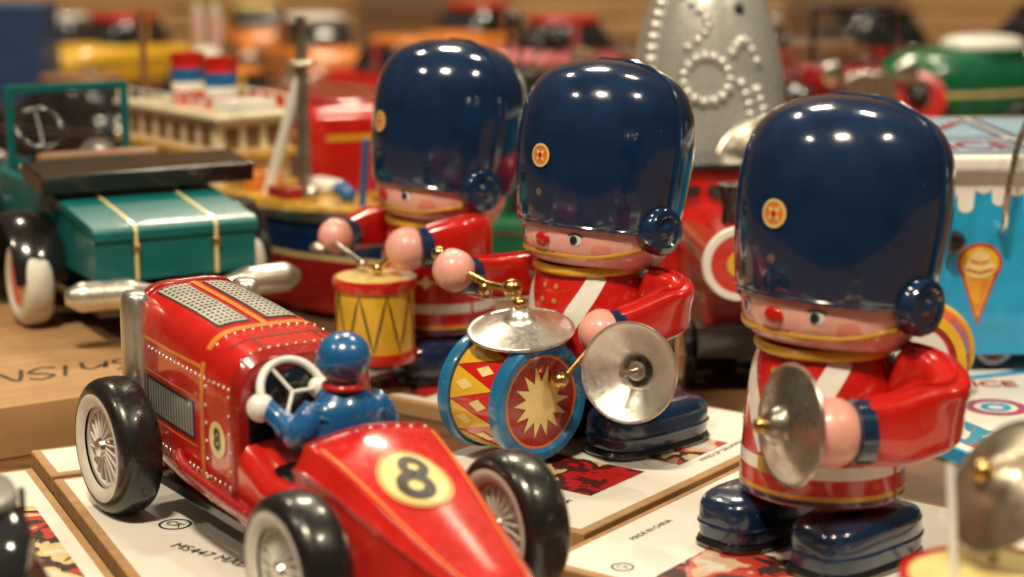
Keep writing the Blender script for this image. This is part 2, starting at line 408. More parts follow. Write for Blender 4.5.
def make_soldier(loc,rot,label,kind):
    r=thing('toy_soldier',label,'toy soldier',loc,rot,'tin toy guardsmen with tall blue hats')
    fx,fy=(.75,.7) if kind=='bass' else (0,0)
    bs=1.08 if kind=='bass' else 1
    for s in (-1,1):
        b=MB().superq((s*1.6+fx,-.45+fy,.76),(1.08*bs,2.06*bs,.80),.45,.6,48,24).build('boot',BOOT,r)
        MB().superq((s*1.6+fx,-.45+fy,.15),(1.15*bs,2.14*bs,.15),.4,.6,48,8).build('sole',BLACK,b)
        MB().tube([(s*1.6+fx+1.09*bs*spw(cos(2*pi*i/56),.6),-.45+fy+2.07*bs*spw(sin(2*pi*i/56),.6),.7) for i in range(56)],.045,6,closed=True).build('boot_seam',BOOT,b)
        MB().lathe([(0,1.2),(.5,1.2),(.47,1.6),(.47,2.1),(0,2.1)],24,T(s*1.1+fx*.6,.15+fy*.6,0)).build('leg',BLUE,r)
    body=MB().lathe([(0,1.78)]+BODYP+[(0,5.95)],64,sy=.95).build('tunic',RED,r)
    bf=rev(BODYP,sy=.95)
    m=MB()
    for s in (-1,1): m.ribbon(off(bf,.02+.006*s),[(s*.9,5.65),(s*.52,4.5),(s*.10,3.1)],.6,2)
    m.grid(off(bf,.012),-pi,pi,2.5,2.86,64,1)
    m.build('belt',WHITE,body)
    m=MB(); m.grid(off(bf,.012),-pi,pi,1.93,2.06,64,1); 
    m.grid(off(bf,.034),-.22,.22,2.46,2.9,6,2)
    m.build('gold_trim',GOLD,body)
    m=MB(); m.grid(off(bf,.014),-pi,pi,1.78,1.90,64,1); m.build('hem',BLUE,body)
    for s in (-1,1): MB().tube([bf(s*(pi/2+.1),1.85+3.75*i/14,.0) for i in range(15)],.05,6).build('tunic_seam',RED,body)
    for z in (5.2,4.75,4.3,3.85): 
        for s in (-.13,.13): MB().disc(off(bf,.034),(s,z),.09,n=14,rings=1,sc=2).build('button',GOLD,body)
    for s in (-1,1): MB().star(off(bf,.03),(s*.85,3.65),.1,.26,4).build('badge_print',CREAM,body)
    MB().ring((0,0,6.08+DZ),1.78,.15,n=56).build('collar',YEL,r)
    head=MB().lathe([(0,5.95+DZ)]+HEADP+[(0,7.6+DZ)],64,HEADT).build('head',SKIN,r)
    hf=rev(HEADP,HEADT)
    for s in (-1,1):
        e=MB().disc(off(hf,.012),(s*.50,6.93+DZ),.21,.18,sc=2.4).build('eye',WHITE,head)
        MB().disc(off(hf,.02),(s*.50-.02,6.92+DZ),.13,.145,sc=2.4).build('iris',SBLUE,e)
        m=MB(); m.disc(off(hf,.028),(s*.50-.025,6.92+DZ),.10,.12,sc=2.4)
        m.ribbon(off(hf,.026),[(s*.50-.10,7.06+DZ),(s*.50,7.13+DZ),(s*.50+.10,7.06+DZ)],.045,2.4,5); m.build('pupil',INK,e)
        MB().disc(off(hf,.014),(s*.86,6.64+DZ),.34,.24,sc=2.4).build('cheek',paint('cheek_print',(.83,.29,.24),.35,.5),head)
    m=MB(); m.ribbon(off(hf,.02),[(-.2,6.46+DZ),(-.08,6.40+DZ),(.08,6.40+DZ),(.2,6.46+DZ)],.09,2.3,5); m.build('mouth',RED,head)
    MB().superq((0,0,0),(.31,.24,.11),1,1,24,14,basis(hf(0,6.82+DZ,1)-hf(0,6.82+DZ,0),hf(0,6.82+DZ,.02))).build('nose',RED,head)
    pts=[hf(-1.62+3.24*i/40,7.0+DZ-.62*math.exp(-((i-20)/17.0)**4),.03) for i in range(41)]
    MB().tube(pts,.075,8).build('chin_strap',GOLD,head)
    hat=MB().lathe([(0,7.4+DZ),(2.3,7.3+DZ)]+HATP,80,HEADT).build('hat',BLUE,r,ang=60)
    ff=rev(HATP,HEADT)
    MB().tube([HEADT@Vector((2.55*cos(a),2.55*sin(a),7.34+DZ)) for a in [2*pi*i/72 for i in range(72)]],.07,8,closed=True).build('brim',BLUE,hat)
    z0=7.4+DZ
    zz=[z0+(12.3-z0)*sin(pi/2*i/26) for i in range(27)]
    sm=[ff(pi/2+.12,z,.01) for z in zz]+[ff(-pi/2-.12,z,.01) for z in zz[::-1]]
    MB().tube(sm,.085,8).build('seam',BLUE,hat)
    m=MB(); fb=lambda x,y,o=.03: ff(x/2.8,9.1+y,o)
    m.slot(0).disc(lambda x,y:fb(x,y,.03),(0,0),.37)
    m.slot(1).annulus(lambda x,y:fb(x,y,.045),(0,0),.30,.37)
    m.slot(1).star(lambda x,y:fb(x,y,.045),(0,0),.1,.27,4,pi/4)
    m.slot(2).disc(lambda x,y:fb(x,y,.055),(0,0),.09,n=14,rings=1)
    m.build('badge',[ORANGE,CREAM,RED],hat)
    MB().disc(lambda x,y:ff(x/2.7,7.95+y,.03),(0,0),.12,n=14).build('stud',DULL,hat)
    for s in (-1,1):
        MB().lathe([(0,-.3),(.62,-.3),(.78,-.1),(.78,.22),(.7,.36),(.52,.40),(.45,.34),(.28,.36),(.18,.48),(0,.52)],32,HEADT@T(s*2.62,.1,7.1)@R(90*s,'Y')).build('ear_disc',BLUE,hat,ang=30)
    if kind=='cymbal':
        make_arm(r,[(1.9,.4,5.6),(2.75,.75,5.15),(3.35,.5,4.45),(2.95,-.5,4.05),(2.4,-1.4,4.0)],(1.95,-2.2,4.02),hr=.88,rs=(.76,.98,1.06,1.0,.9))
        make_arm(r,[(-1.9,.35,5.5),(-2.3,1.0,5.0),(-2.3,1.5,4.2),(-1.9,1.9,3.6)],(-1.6,2.25,3.2),hr=.7)
        make_cymbal(r,(1.35,-3.05,4.25),(-.34,-.93,.1) ,1.6,DULL)
    if kind=='bass':
        make_arm(r,[(1.9,.35,5.5),(2.7,.75,5.1),(3.1,.55,4.6),(2.75,-.5,4.2),(2.45,-1.15,4.05)],(2.2,-1.75,4.0),hr=.72,rs=(.66,.86,.88,.78,.7))
        make_cymbal(r,(4.15,-2.5,3.2),(.36,-.9,.14) ,1.58,BRUSH,flip=-1,deep=1.7)
        MB().tube([(2.2,-1.75,4.0),(3.75,-1.6,3.15)],.13,10).build('cymbal_handle',DULL,r)
        make_arm(r,[(-1.9,.1,5.5),(-2.7,-.5,5.2),(-3.0,-1.5,5.0),(-3.05,-2.6,5.2)],(-3.05,-3.3,5.45),hr=.7,rs=(.64,.78,.76,.64))
        dx=.45
        B=T(dx,-3.95,2.08)@R(90,'Y')
        d=MB().lathe([(0,-1.3),(1.74,-1.3),(1.74,1.3),(0,1.3)],64,B).build('drum',RED,r)
        m=MB(); cf=rev([(1.74,-1.3),(1.74,1.3)],B); nn=10
        for i in range(nn):
            a=2*pi*i/nn; w=pi/nn
            m.slot(0).grid(lambda u,v:cf(a+w+u*w*(1-(v+1)/2),v*.95,.02),-1,1,-1,.98,8,6)
            m.slot(1).fan(off(cf,.035),[(a+w-.11,-.35),(a+w,-.75),(a+w+.11,-.35),(a+w,.05)],(a+w,-.35),2)
            m.slot(1).fan(off(cf,.02),[(a-.11,.35),(a,-.05),(a+.11,.35),(a,.75)],(a,.35),2)
        m.slot(2)
        for v in (-.98,.92): m.grid(off(cf,.022),0,2*pi,v,v+.06,64,1)
        m.build('drum_pattern',[YEL,CREAM,INK],d)
        for s in (-1,1):
            Bs=T(dx+s*1.3,-3.95,2.08)@R(90*s,'Y')
            MB().lathe([(1.5,-.34),(1.86,-.34),(1.9,-.25),(1.9,.08),(1.82,.16),(1.6,.16),(1.48,.05),(1.5,-.34)],64,Bs).build('drum_rim',RIMBLUE,d)
            h=MB().lathe([(0,-.1),(1.55,-.1),(1.55,.03),(0,.03)],48,Bs).build('drumhead',RED2,d)
            MB().star(lambda x,y:Bs@Vector((x,y,.05)),(0,0),.66,1.16,14,.2).build('star_print',CREAM,h)
            MB().annulus(lambda x,y:Bs@Vector((x,y,.046)),(0,0),1.4,1.5,48).build('ring_print',ORANGE,h)
        MB().box((-.2,-2.6,2.6),(.4,-1.8,2.9)).build('bracket',DULL,r,bevel=.05)
        cx=.65
        make_cymbal(r,(cx,-3.75,4.15),(.12,-.16,1),1.7,BRUSH)
        MB().tube([(cx,-3.75,3.8),(cx,-3.75,4.6)],.14,12).build('post',BRASS,r)
        m=MB(); m.tube([(-3.5,-3.5,5.9),(-2.8,-3.3,5.5),(-1.5,-3.2,5.2),(-.2,-3.4,5.25)],.13,12); m.superq((-.1,-3.42,5.3),(.33,.33,.33)); m.superq((-1.6,-3.2,5.0),(.22,.25,.3)); m.superq((-3.55,-3.5,5.95),(.26,.26,.26)); m.build('drumstick',BRASS,r)
        m=MB(); m.tube([(2.15,-2.2,3.6),(2.15,-3.2,2.9)],.1,12); m.superq((2.15,-3.5,2.75),(.3,.3,.3)); m.build('beater',BRASS,r)
    if kind=='snare':
        make_arm(r,[(1.9,.2,5.6),(2.8,.1,5.55),(3.0,-.7,5.35),(2.7,-1.8,5.2)],(2.45,-2.55,5.15),hr=.75,rs=(.7,.92,.92,.76))
        make_arm(r,[(-1.9,.1,5.5),(-2.6,-.5,5.3),(-2.6,-1.6,5.1),(-2.2,-2.6,5.0)],(-2.0,-3.2,5.0),hr=.66,rs=(.64,.78,.76,.64))
        B=T(1.75,-3.5,1.15)
        d=MB().lathe([(0,0),(1.42,0),(1.42,3.0),(0,3.0)],48,B).build('drum',YEL,r)
        cf=rev([(1.42,0),(1.42,3)],B); m=MB(); z=[(2*pi*i/18,(.45 if i%2 else 2.55)) for i in range(19)]
        m.ribbon(off(cf,.02),z,.07,1.42,4); m.build('drum_pattern',INK,d)
        for zz in (.2,2.8): MB().lathe([(1.38,-.2),(1.5,-.2),(1.53,0),(1.5,.2),(1.38,.2)],48,B@T(0,0,zz)).build('drum_rim',RED,d)
        MB().lathe([(0,3.02),(1.36,3.02),(1.36,2.9)],48,B).build('drumhead',CREAM,d)
        MB().box((.6,-2.6,2.6),(1.1,-1.6,2.9)).build('bracket',DULL,r,bevel=.05)
        m=MB(); m.tube([(2.6,-2.4,5.6),(2.3,-2.95,5.0),(1.9,-3.4,4.45)],.1,10); m.superq((1.85,-3.44,4.42),(.2,.2,.2)); m.build('drumstick',BRASS,r)
        m=MB(); m.tube([(-2.6,-3.0,5.4),(-1.9,-3.5,4.9),(1.0,-3.6,4.5)],.1,10); m.superq((1.0,-3.6,4.45),(.2,.2,.2)); m.superq((-2.2,-3.7,4.6),(.45,.45,.2)); m.build('drumstick',DULL,r)
    return r
make_soldier((8.4,49.8,0),-47.5,'nearest toy soldier, at the right, holding one cymbal beside its body','cymbal')
make_soldier((2.6,61.2,0),-47.5,'middle toy soldier with a blue rimmed bass drum and shiny cymbals','bass')
make_soldier((-2.8,70.2,0),-59,'toy soldier farthest back with a small yellow snare drum','snare')

# ------------------------------------------------------------------ wheels
def wheel(parent,c,Rr,w,tyre=TYRE,disc=CREAM,hub=CHROME,spokes=0,wall=WHITEWALL,name='wheel'):
    B=T(*c)@R(90,'Y'); h=w/2
    q=[(Rr*.60,-h*.8),(Rr*.72,-h),(Rr*.86,-h*.97),(Rr*.95,-h*.78),(Rr,-h*.4),(Rr,h*.4),(Rr*.95,h*.78),(Rr*.86,h*.97),(Rr*.72,h),(Rr*.60,h*.8)]
    t=MB().lathe(cat([(a,b,0) for a,b in q],3),52,B)
    o=t.build(name,tyre,parent,ang=60)
    for s in (-1,1):
        m=MB(); m.lathe([(Rr*.60,s*h*.82),(Rr*.66,s*(h*.95)),(Rr*.74,s*(h*1.03)),(Rr*.79,s*(h*1.01))],52,B); m.build('whitewall',wall,o)
    d=MB()
    if spokes:
        d.lathe([(Rr*.62,-h*.7),(Rr*.55,-h*.7),(Rr*.55,h*.7),(Rr*.62,h*.7)],40,B)
        for i in range(spokes):
            a=2*pi*i/spokes
            for s in (-1,1):
                p0=B@Vector((Rr*.12*cos(a+.5*s),Rr*.12*sin(a+.5*s),s*h*.75)); p1=B@Vector((Rr*.6*cos(a),Rr*.6*sin(a),s*h*.55)); d.tube([p0,p1],.035,6)
        d.lathe([(0,-h*.3),(Rr*.58,-h*.3),(Rr*.58,h*.3),(0,h*.3)],32,B)
    else:
        d.lathe([(0,-h*.7),(Rr*.4,-h*.62),(Rr*.62,-h*.8),(Rr*.62,h*.8),(Rr*.4,h*.62),(0,h*.7)],40,B)
    d.build('rim',disc,o)
    MB().lathe([(0,-h*1.0),(Rr*.12,-h*.95),(Rr*.17,-h*.7),(Rr*.17,h*.7),(Rr*.12,h*.95),(0,h*1.0)],24,B).build('hubcap',hub,o)
    return o

# ------------------------------------------------------------------ racing car
def sect(y,w,z0,z1,n,N=56,nb=6):
    out=[];mz=(z0+z1)/2;h=(z1-z0)/2
    for i in range(N):
        a=2*pi*i/N; e=2/n if sin(a)>0 else 2/nb
        out.append((w*spw(cos(a),e),y,mz+h*spw(sin(a),e)))
    return out
rc=thing('racing_car','red tin racing car with a blue driver and number 8 on its tail','toy car',(-2.5,44.5,0),34)
HS=[(5.5,2.02,1.0,5.75),(7,2.0,1.0,5.95),(9.5,1.88,1.05,6.2),(12.3,1.66,1.2,6.4)]
def hl(y):
    for a,b in zip(HS[:-1],HS[1:]):
        if y<=b[0]: t=(y-a[0])/(b[0]-a[0]); return [a[i]+(b[i]-a[i])*t for i in (1,2,3)]
    return HS[-1][1:]
HN=4.2
def htop(x,y,o=.02):
    w,z0,z1=hl(y); return Vector((x,y,(z0+z1)/2+(z1-z0)/2*(max(0,1-abs(x/w)**HN))**(1/HN)+o))
def hside(s):
    def fn(y,z,o=.02):
        w,z0,z1=hl(y); mz=(z0+z1)/2;h=(z1-z0)/2
        return Vector((s*(w*max(0,1-abs((z-mz)/h)**(HN if z>mz else 6))**(1/(HN if z>mz else 6))+o),y,z))
    return fn
hood=MB().loft([sect(y,*hl(y),HN,72) for y in [5.5+6.8*i/12 for i in range(13)]]).build('hood',RED,rc,bevel=.06)
for s in (-1,1):
    x0,x1=(.24,1.2); fs=hside(s)
    p=MB().grid(lambda a,b:htop(s*a,b,.015),x0,x1,7.9,12.1,6,8).build('vent_panel',INK,hood); lou=MB()
    for i in range(16):
        y=8.0+4.05*i/16; lou.grid(lambda a,b:htop(s*a,b,.03),x0+.06,x1-.06,y,y+.14,5,1)
    for i in range(6):
        x=x0+.06+(x1-x0-.16)*i/5; lou.grid(lambda a,b:htop(s*a,b,.036),x,x+.06,8.0,12.0,1,8)
    lou.build('louvre',GREY,p)
    p=MB().grid(lambda a,b:fs(a,b,.015),8.0,11.7,2.9,4.0,8,6).build('vent_panel',INK,hood); lou=MB()
    for i in range(17):
        y=8.1+3.5*i/17; lou.grid(lambda a,b:fs(a,b,.03),y,y+.12,3.0,3.9,1,4)
    lou.build('louvre',GREY,p)
m=MB()
m.grid(lambda a,b:htop(a,b,.018),-1.75,1.75,7.3,7.58,24,1)
for s in (-1,1):
    fs=hside(s); m.grid(lambda a,b:fs(a,b,.018),7.3,7.58,1.3,5.2,1,18)
    m.grid(lambda a,b:fs(a,b,.018),7.6,12.2,5.0,5.1,16,1); m.grid(lambda a,b:fs(a,b,.018),5.7,12.2,1.75,1.87,16,1)
    for z in (2.75,4.12): m.grid(lambda a,b:fs(a,b,.018),7.85,11.85,z,z+.05,12,1)
m.grid(lambda a,b:htop(a,b,.022),-.09,.09,7.5,12.2,2,12)
m.build('stripe',ORANGE,hood)
m=MB()
for s in (-1,1):
    fs=hside(s)
    for y in (6.2,9.9): m.grid(lambda a,b:fs(a,b,.016),y,y+.05,2.2,2.7 if y>7 else 2.4,1,6)
m.grid(lambda a,b:htop(a,b,.018),-1.5,1.5,6.55,6.6,20,1)
for s in (-1,1): m.grid(lambda a,b:htop(a,b,.018),s*.9,s*.9+.05,5.8,6.55,1,6)
m.build('panel_line',INK,hood)
m=MB()
for s in (-1,1):
    fs=hside(s)
    for i in range(22):
        m.superq(fs(5.8+6.3*i/21,4.8,.0),(.05,.05,.05),1,1,8,6)
        m.superq(fs(5.8+6.3*i/21,2.15,.0),(.05,.05,.05),1,1,8,6)
    for i in range(7): m.superq(fs(5.75,1.6+.5*i,.0),(.05,.05,.05),1,1,8,6); m.superq(fs(7.2,1.6+.5*i,.0),(.05,.05,.05),1,1,8,6)
for i in range(13): m.superq(htop(-1.6+3.2*i/12,5.75,0),(.055,.055,.055),1,1,8,6); m.superq(htop(-1.6+3.2*i/12,7.2,0),(.05,.05,.05),1,1,8,6)
m.build('rivet',CHROME,hood)
for s in (-1,1):
    fs=hside(s); q=lambda a,b,o=.02:fs(6.45+a,3.3+b,o)
    m=MB(); m.slot(0).disc(lambda a,b:q(a,b,.025),(0,0),.5); m.slot(1).text(lambda a,b:q(a if s>0 else -a,b,.045),'8',.8,(0,0),bold=.02); m.build('side_number',[CREAM,INK],hood)
MB().loft([sect(5.25,1.98,1.1,5.65,HN),sect(5.5,2.1,1.0,5.85,HN),sect(5.62,2.1,1.0,5.85,HN)]).build('cowl',RED2,rc,bevel=.05)
MB().loft([sect(5.2,1.7,3.0,5.3,3),sect(5.3,1.7,3.0,5.3,3)]).build('dashboard',BLACK,rc)
MB().loft([sect(12.25,1.76,1.1,6.5,HN),sect(12.75,1.70,1.1,6.45,HN)]).build('radiator_shell',RED2,rc,bevel=.12)
MB().loft([sect(12.74,1.4,1.5,5.9,HN),sect(12.82,1.36,1.5,5.86,HN)]).build('grille',INK,rc)
for s in (-1,1): MB().superq((s*1.74,12.3,4.5),(.42,.55,1.8),.35,.9,24,14).build('nose_pillar',BRUSH,rc)
tub=MB().loft([sect(5.4,2.0,.95,3.6,5),sect(4,2.05,.95,2.9,5),sect(1.9,2.0,.95,2.9,5)]).build('cockpit',RED,rc,bevel=.08)
MB().superq((0,3.9,2.85),(1.55,1.4,.2),.5,.6).build('seat',BLACK,rc)
TS=[(2.1,2.0,.95,4.3),(1.6,1.98,.93,4.3),(.6,1.82,.92,4.02),(-.6,1.62,.92,3.55),(-2.0,1.36,1.0,2.95),(-3.6,1.0,1.1,2.3),(-5.0,.6,1.25,1.85),(-6.2,.25,1.35,1.6)]
TD=cat([Vector((*t,)) for t in TS],4)
def tsec(t):
    y,w,z0,z1=t; d=z1-z0; s=[(-w*.88,z0),(-w*1.0,z0+.12*d),(-w*1.02,z1-.22*d),(-w*.86,z1-.05*d),(-w*.3,z1+.02),(0,z1+.06)]
    s=s+[(-x,z) for x,z in s[-2::-1]]
    return [(x,y,z) for x,z in s]
tail=MB().loft([tsec(t) for t in TD]).build('tail',RED,rc,bevel=.04,ang=14,seg=3)
def ttop(x,y,o=.02):
    w,z0,z1=TD[0][1:]
    for a,b in zip(TD[:-1],TD[1:]):
        if b[0]<=y<=a[0]:
            t=(a[0]-y)/(a[0]-b[0]) if a[0]!=b[0] else 0
            w,z0,z1=[a[i]+(b[i]-a[i])*t for i in (1,2,3)]; break
    d=z1-z0; u=abs(x)/w
    z=z1+.06-.04*u/.3 if u<.3 else z1+.02-(.02+.05*d)*(u-.3)/.56 if u<.86 else z1-.05*d-.17*d*(u-.86)/.16
    return Vector((x,y,z+o))
def tw(y):
    for a,b in zip(TD[:-1],TD[1:]):
        if b[0]<=y<=a[0]: t=(a[0]-y)/max(1e-6,a[0]-b[0]); return a[1]+(b[1]-a[1])*t
    return TD[0][1]
rd=lambda a,b,o=.02: ttop(-.1+a,-.45+b,o)
MB().disc(lambda a,b:rd(a,b,.05),(0,0),.90,1.02,rings=8,n=48).build('tail_badge',CREAM,tail)
m=MB()
rr_=rad(-27)
def r8(a,b): return rd(a*cos(rr_)-b*sin(rr_),(a*sin(rr_)+b*cos(rr_))*1.13,.085)
for cy,r0,r1 in ((.33,.14,.37),(-.27,.19,.47)):
    m.grid(lambda a,q:r8(q*1.0*cos(a),cy+q*.9*sin(a)),0,2*pi,r0,r1,40,4)
m.build('number_eight',INK,tail)
m=MB(); m.annulus(lambda a,b:rd(a,b*1.13,.07),(0,0),.82,.87,48); m.build('badge_outline',ORANGE,tail)
m=MB()
for s in (-1,1): m.grid(lambda y,k:ttop(s*tw(y)*(.78+k),y,.03),1.5,-5.5,0,.04,40,1)
m.build('edge_stripe',ORANGE,tail)
m=MB()
for s in (-1,1): m.tube([Vector((s*t[1]*1.02,t[0],t[3]-.22*(t[3]-t[2]))) for t in TD],.06,8)
m.tube([ttop(-1.75+3.5*i/16,2.05,-.01) for i in range(17)],.09,8)
m.build('flange',RED2,tail)
m=MB()
for i in range(9): m.superq(ttop(-1.6+3.2*i/8,1.85,0),(.05,.05,.05),1,1,8,6)
m.build('rivet',CHROME,tail)
MB().box((-1.6,-1.5,.75),(1.6,12.2,1.05)).build('chassis',BLACK,rc,bevel=.05)
for y,hx,rr in ((0,3.0,1.86),(11.8,2.7,1.98)): MB().tube([(-hx,y,rr),(hx,y,rr)],.16,12).build('axle',DULL,rc)
for y,hx,rr in ((0,3.05,1.86),(11.8,2.65,1.98)):
    for s in (-1,1): wheel(rc,(s*hx,y,rr),rr,1.3,disc=WHITEWALL,spokes=18)
MB().tube(cat([(-2.0,9,2.3),(-2.2,8,2.1),(-2.25,5,1.9),(-2.2,2,1.8)],5),.16,12).build('exhaust_pipe',RED2,rc)
n=Vector((0,-.85,.5))
sw=MB(); sw.ring((-.6,4.85,4.75),.9,.12,n,40,10); 
for k in range(3):
    B=basis(n,(-.6,4.85,4.75)); sw.tube([B@Vector((0,0,0)),B@Vector((.85*cos(2.1*k),.85*sin(2.1*k),0))],.06,8)
sw.build('steering_wheel',WHITE,rc); MB().tube([(-.6,4.85,4.75),(-.6,5.3,4.4)],.1,10).build('steering_column',BRASS,rc)
D0=(.1,3.35); dz=0
m=MB(); prof=cat([(.85,2.8,0),(.95,3.4,0),(1.0,4.1,0),(.9,4.65+dz,0),(.5,5.05+dz,0),(.32,5.3+dz,0)],4)
m.lathe([(0,2.8)]+prof+[(0,5.35+dz)],36,T(D0[0],D0[1],0),sx=1.05,sy=.72)
for s,hp in ((-1,(-1.45,4.85,4.5)),(1,(.25,4.95,4.7))):
    p=cat([(D0[0]+s*.8,D0[1],4.7+dz),(D0[0]+s*1.25,D0[1]+.1,4.0),(D0[0]+s*1.15,D0[1]+.8,4.0),hp],5); m.tube(p,[.36]*2+[.41]*3+[.37]*(len(p)-9)+[.29]*4,14)
drv=m.build('driver_figure',SBLUE,rc,ang=60)
rm=drv.modifiers.new('merge','REMESH'); rm.mode='VOXEL'; rm.voxel_size=.06*K; rm.use_smooth_shade=True
sm_=drv.modifiers.new('soft','SMOOTH'); sm_.factor=.5; sm_.iterations=3
MB().superq((D0[0],D0[1]+.1,5.78+dz),(.60,.62,.62)).build('face',SKIN,drv)
h=MB().superq((D0[0],D0[1]-.02,5.93+dz),(.69,.72,.63),1,1,32,18); h.lathe([(.69,-.08),(.75,0),(.70,.1),(.6,.1)],32,T(D0[0],D0[1]+.02,5.75+dz)@R(-8,'X')); h.build('helmet',SBLUE,drv)
m=MB()
for s in (-1,1): m.ring((D0[0]+s*.26,D0[1]+.68,5.8+dz),.17,.05,(0,1,.1),16,6)
m.build('goggles',DULL,drv)
for q,rr in (((-1.5,4.9,4.45),.38),((.27,5.0,4.72),.31)): MB().superq(q,(rr,rr,rr)).build('glove',WHITE,drv)
MB().ring((D0[0],D0[1],5.16+dz),.50,.09,n=28).build('scarf',RED,drv)
m=MB(); m.tube([(D0[0]-.9,D0[1]-.4,4.5),(D0[0],D0[1]-.73,4.15),(D0[0]+.9,D0[1]-.4,4.5)],.05,6); m.build('shoulder_seam',RIMBLUE,drv)

# ------------------------------------------------------------------ vintage car
def fender(parent,cx,cy,cz,Rr,w,a0,a1,mat,name='fender',flare=0):
    secs=[]
    for i in range(29):
        t=i/28; a=rad(a0+(a1-a0)*t); loop=[]; rr=Rr+flare*t*t
        for (dx,dr) in ((-w/2,0),(-w/2*.9,.16),(0,.26),(w/2*.9,.16),(w/2,0),(0,.08)):
            loop.append((cx+dx,cy+(rr+dr)*cos(a),cz+(rr+dr)*sin(a)))
        secs.append(loop)
    return MB().loft(secs).build(name,mat,parent,ang=60)
def vintage(loc,rot,label,body,trim,tyre,disc,group=None,frame=None):
    r=thing('vintage_car',label,'toy car',loc,rot,group)
    MB().box((-2.9,.9,.9),(2.9,17,1.35)).build('chassis',BLACK,r,bevel=.05)
    P=[(.55,2.3),(.55,4.1),(.75,4.28),(6.1,4.85),(6.1,2.3)]
    tr=MB().prism(P,-3.12,3.12).build('trunk',body,r,bevel=.06)
    MB().prism([(.45,3.85),(.45,4.17),(.7,4.36),(6.1,4.95),(6.1,4.6),(.8,4.0),(.75,3.85)],-3.19,3.19).build('trunk_lid',body,tr,bevel=.04)
    m=MB(); Q=[(.42,2.35),(.42,4.19),(.68,4.40),(6.05,4.99),(6.05,2.35)]
    for x in (-1.6,1.5): m.prism(Q,x-.06,x+.06)
    m.build('stripe',CREAM if trim is None else trim,tr)
    for x in (-1.6,1.5): MB().box((x-.14,.36,3.4),(x+.14,.6,3.7)).build('latch',BRASS,tr,bevel=.05)
    b=MB().box((-3.1,6.15,1.3),(3.1,14.6,4.9)).build('body',body,r,bevel=.15)
    MB().box((-2.7,6.5,4.5),(2.7,14.1,4.94)).build('interior',BLACK,b,bevel=.05)
    MB().box((-2.6,9.6,4.3),(2.6,10.4,6.0)).build('seat',ORDK,r,bevel=.25)
    MB().loft([sect(14.6,2.6,1.4,4.9,3.5),sect(15.6,2.2,1.4,4.8,3.5),sect(17.4,1.7,1.4,4.6,3.5)]).build('hood',body,r,bevel=.1)
    MB().loft([sect(17.4,1.75,1.3,4.75,3.5),sect(17.8,1.7,1.3,4.7,3.5)]).build('radiator',CHROME,r,bevel=.1)
    MB().box((-3.9,4.6,5.2),(4.7,7.4,5.95),T(0,6,5.4)@R(5,'X')@T(0,-6,-5.4)).build('folded_top',BLACK,r,bevel=.08)
    for x in (-2.6,2.6): MB().box((x-.1,6.9,4.7),(x+.1,7.3,5.6)).build('top_hinge',DULL,r)
    m=MB()
    for x in (-2.5,2.5): m.box((x-.17,14.1,4.6),(x+.17,14.35,8.4))
    m.box((-2.5,14.12,8.05),(2.5,14.33,8.4)); m.box((-2.5,14.12,5.0),(2.5,14.33,5.3)); m.build('windscreen_frame',frame or body,r,bevel=.04)
    wx=-1.75
    s=MB(); n=Vector((0,-.8,.6)); s.ring((wx,12.4,6.7),.95,.14,n,36,10); B=basis(n,(wx,12.4,6.7))
    for k in range(4): s.tube([B@Vector((0,0,0)),B@Vector((.95*cos(pi/2*k),.95*sin(pi/2*k),0))],.09,8)
    s.tube([(wx,12.4,6.7),(wx,13.8,5.0)],.1,8); s.build('steering_wheel',BLACK,r)
    for sx in (-1,1):
        fender(r,sx*4.2,6.2,1.65,2.15,2.0,175,-4,BLACK,flare=.9); fender(r,sx*3.7,15,1.65,2.0,1.7,-20,190,BLACK)
        MB().box((3.2 if sx>0 else -4.9,9.2,1.1),(4.9 if sx>0 else -3.2,13.2,1.3)).build('running_board',BLACK,r,bevel=.05)
        for y,x in ((5.4,4.3),(15,3.75)): wheel(r,(sx*x,y,1.7),1.7,1.15,tyre=tyre,disc=disc,wall=tyre,hub=disc)
        MB().lathe([(0,-.3),(.5,-.2),(.68,.3),(.7,.55),(.6,.62),(0,.66)],28,T(sx*2.3,17.2,4.6)@R(-90,'X')).build('headlight',CHROME,r)
    q=[]
    for i in range(51):
        a=abs(-4.5+9.0*i/50)
        q.append((.2+.36*max(0,min(1,(a-1.2)/1.0))-.3*max(0,(a-4.0)/.5)))
    m=MB().tube([(-4.5+9.0*i/50,-.55+.02*(-4.5+9.0*i/50)**2,2.05) for i in range(51)],q,18)
    m.build('bumper',BRUSH,r,ang=60)
    for x in (-1.3,1.3): MB().box((x-.2,-.45,1.85),(x+.2,1.1,2.1)).build('bracket',DULL,r,bevel=.04)
    return r
vintage((-12.2,69.6,1.2),29,'teal open vintage car with gold striped trunk on the cardboard carton',TEAL,None,WHITEWALL,RED)

# ------------------------------------------------------------------ ship
sh=thing('toy_ship','tin toy ship with a yellow deck, cream cabin and two banded funnels','toy ship',(-5.4,79.2,TZ),38)
def hs(y,z):
    W=[(0,.12),(1.5,1.0),(4,2.0),(8,2.5),(14,2.55),(19,2.3),(23,1.3)]
    for a,b in zip(W[:-1],W[1:]):
        if y<=b[0]: w=a[1]+(b[1]-a[1])*(y-a[0])/(b[0]-a[0]); break
    return w*(.62+.38*min(1,z/3.4))
def hull(z0,z1,e=0):
    secs=[]
    for i in range(24):
        y=23*i/23; w0=hs(y,z0)+e; w1=hs(y,z1)+e; sh_=.4*((y-12)/12)**2
        zz1=z1+(sh_ if z1>4 else 0)
        secs.append([(-w0,y,z0),(w0,y,z0),(w1,y,zz1),(-w1,y,zz1)])
    return secs
hu=MB().loft(hull(.4,2.9)).build('hull',RED2,sh)
MB().loft(hull(2.9,4.5)).build('topsides',BLUE,hu)
MB().loft(hull(2.8,2.98,.03)).build('waterline',CREAM,hu)
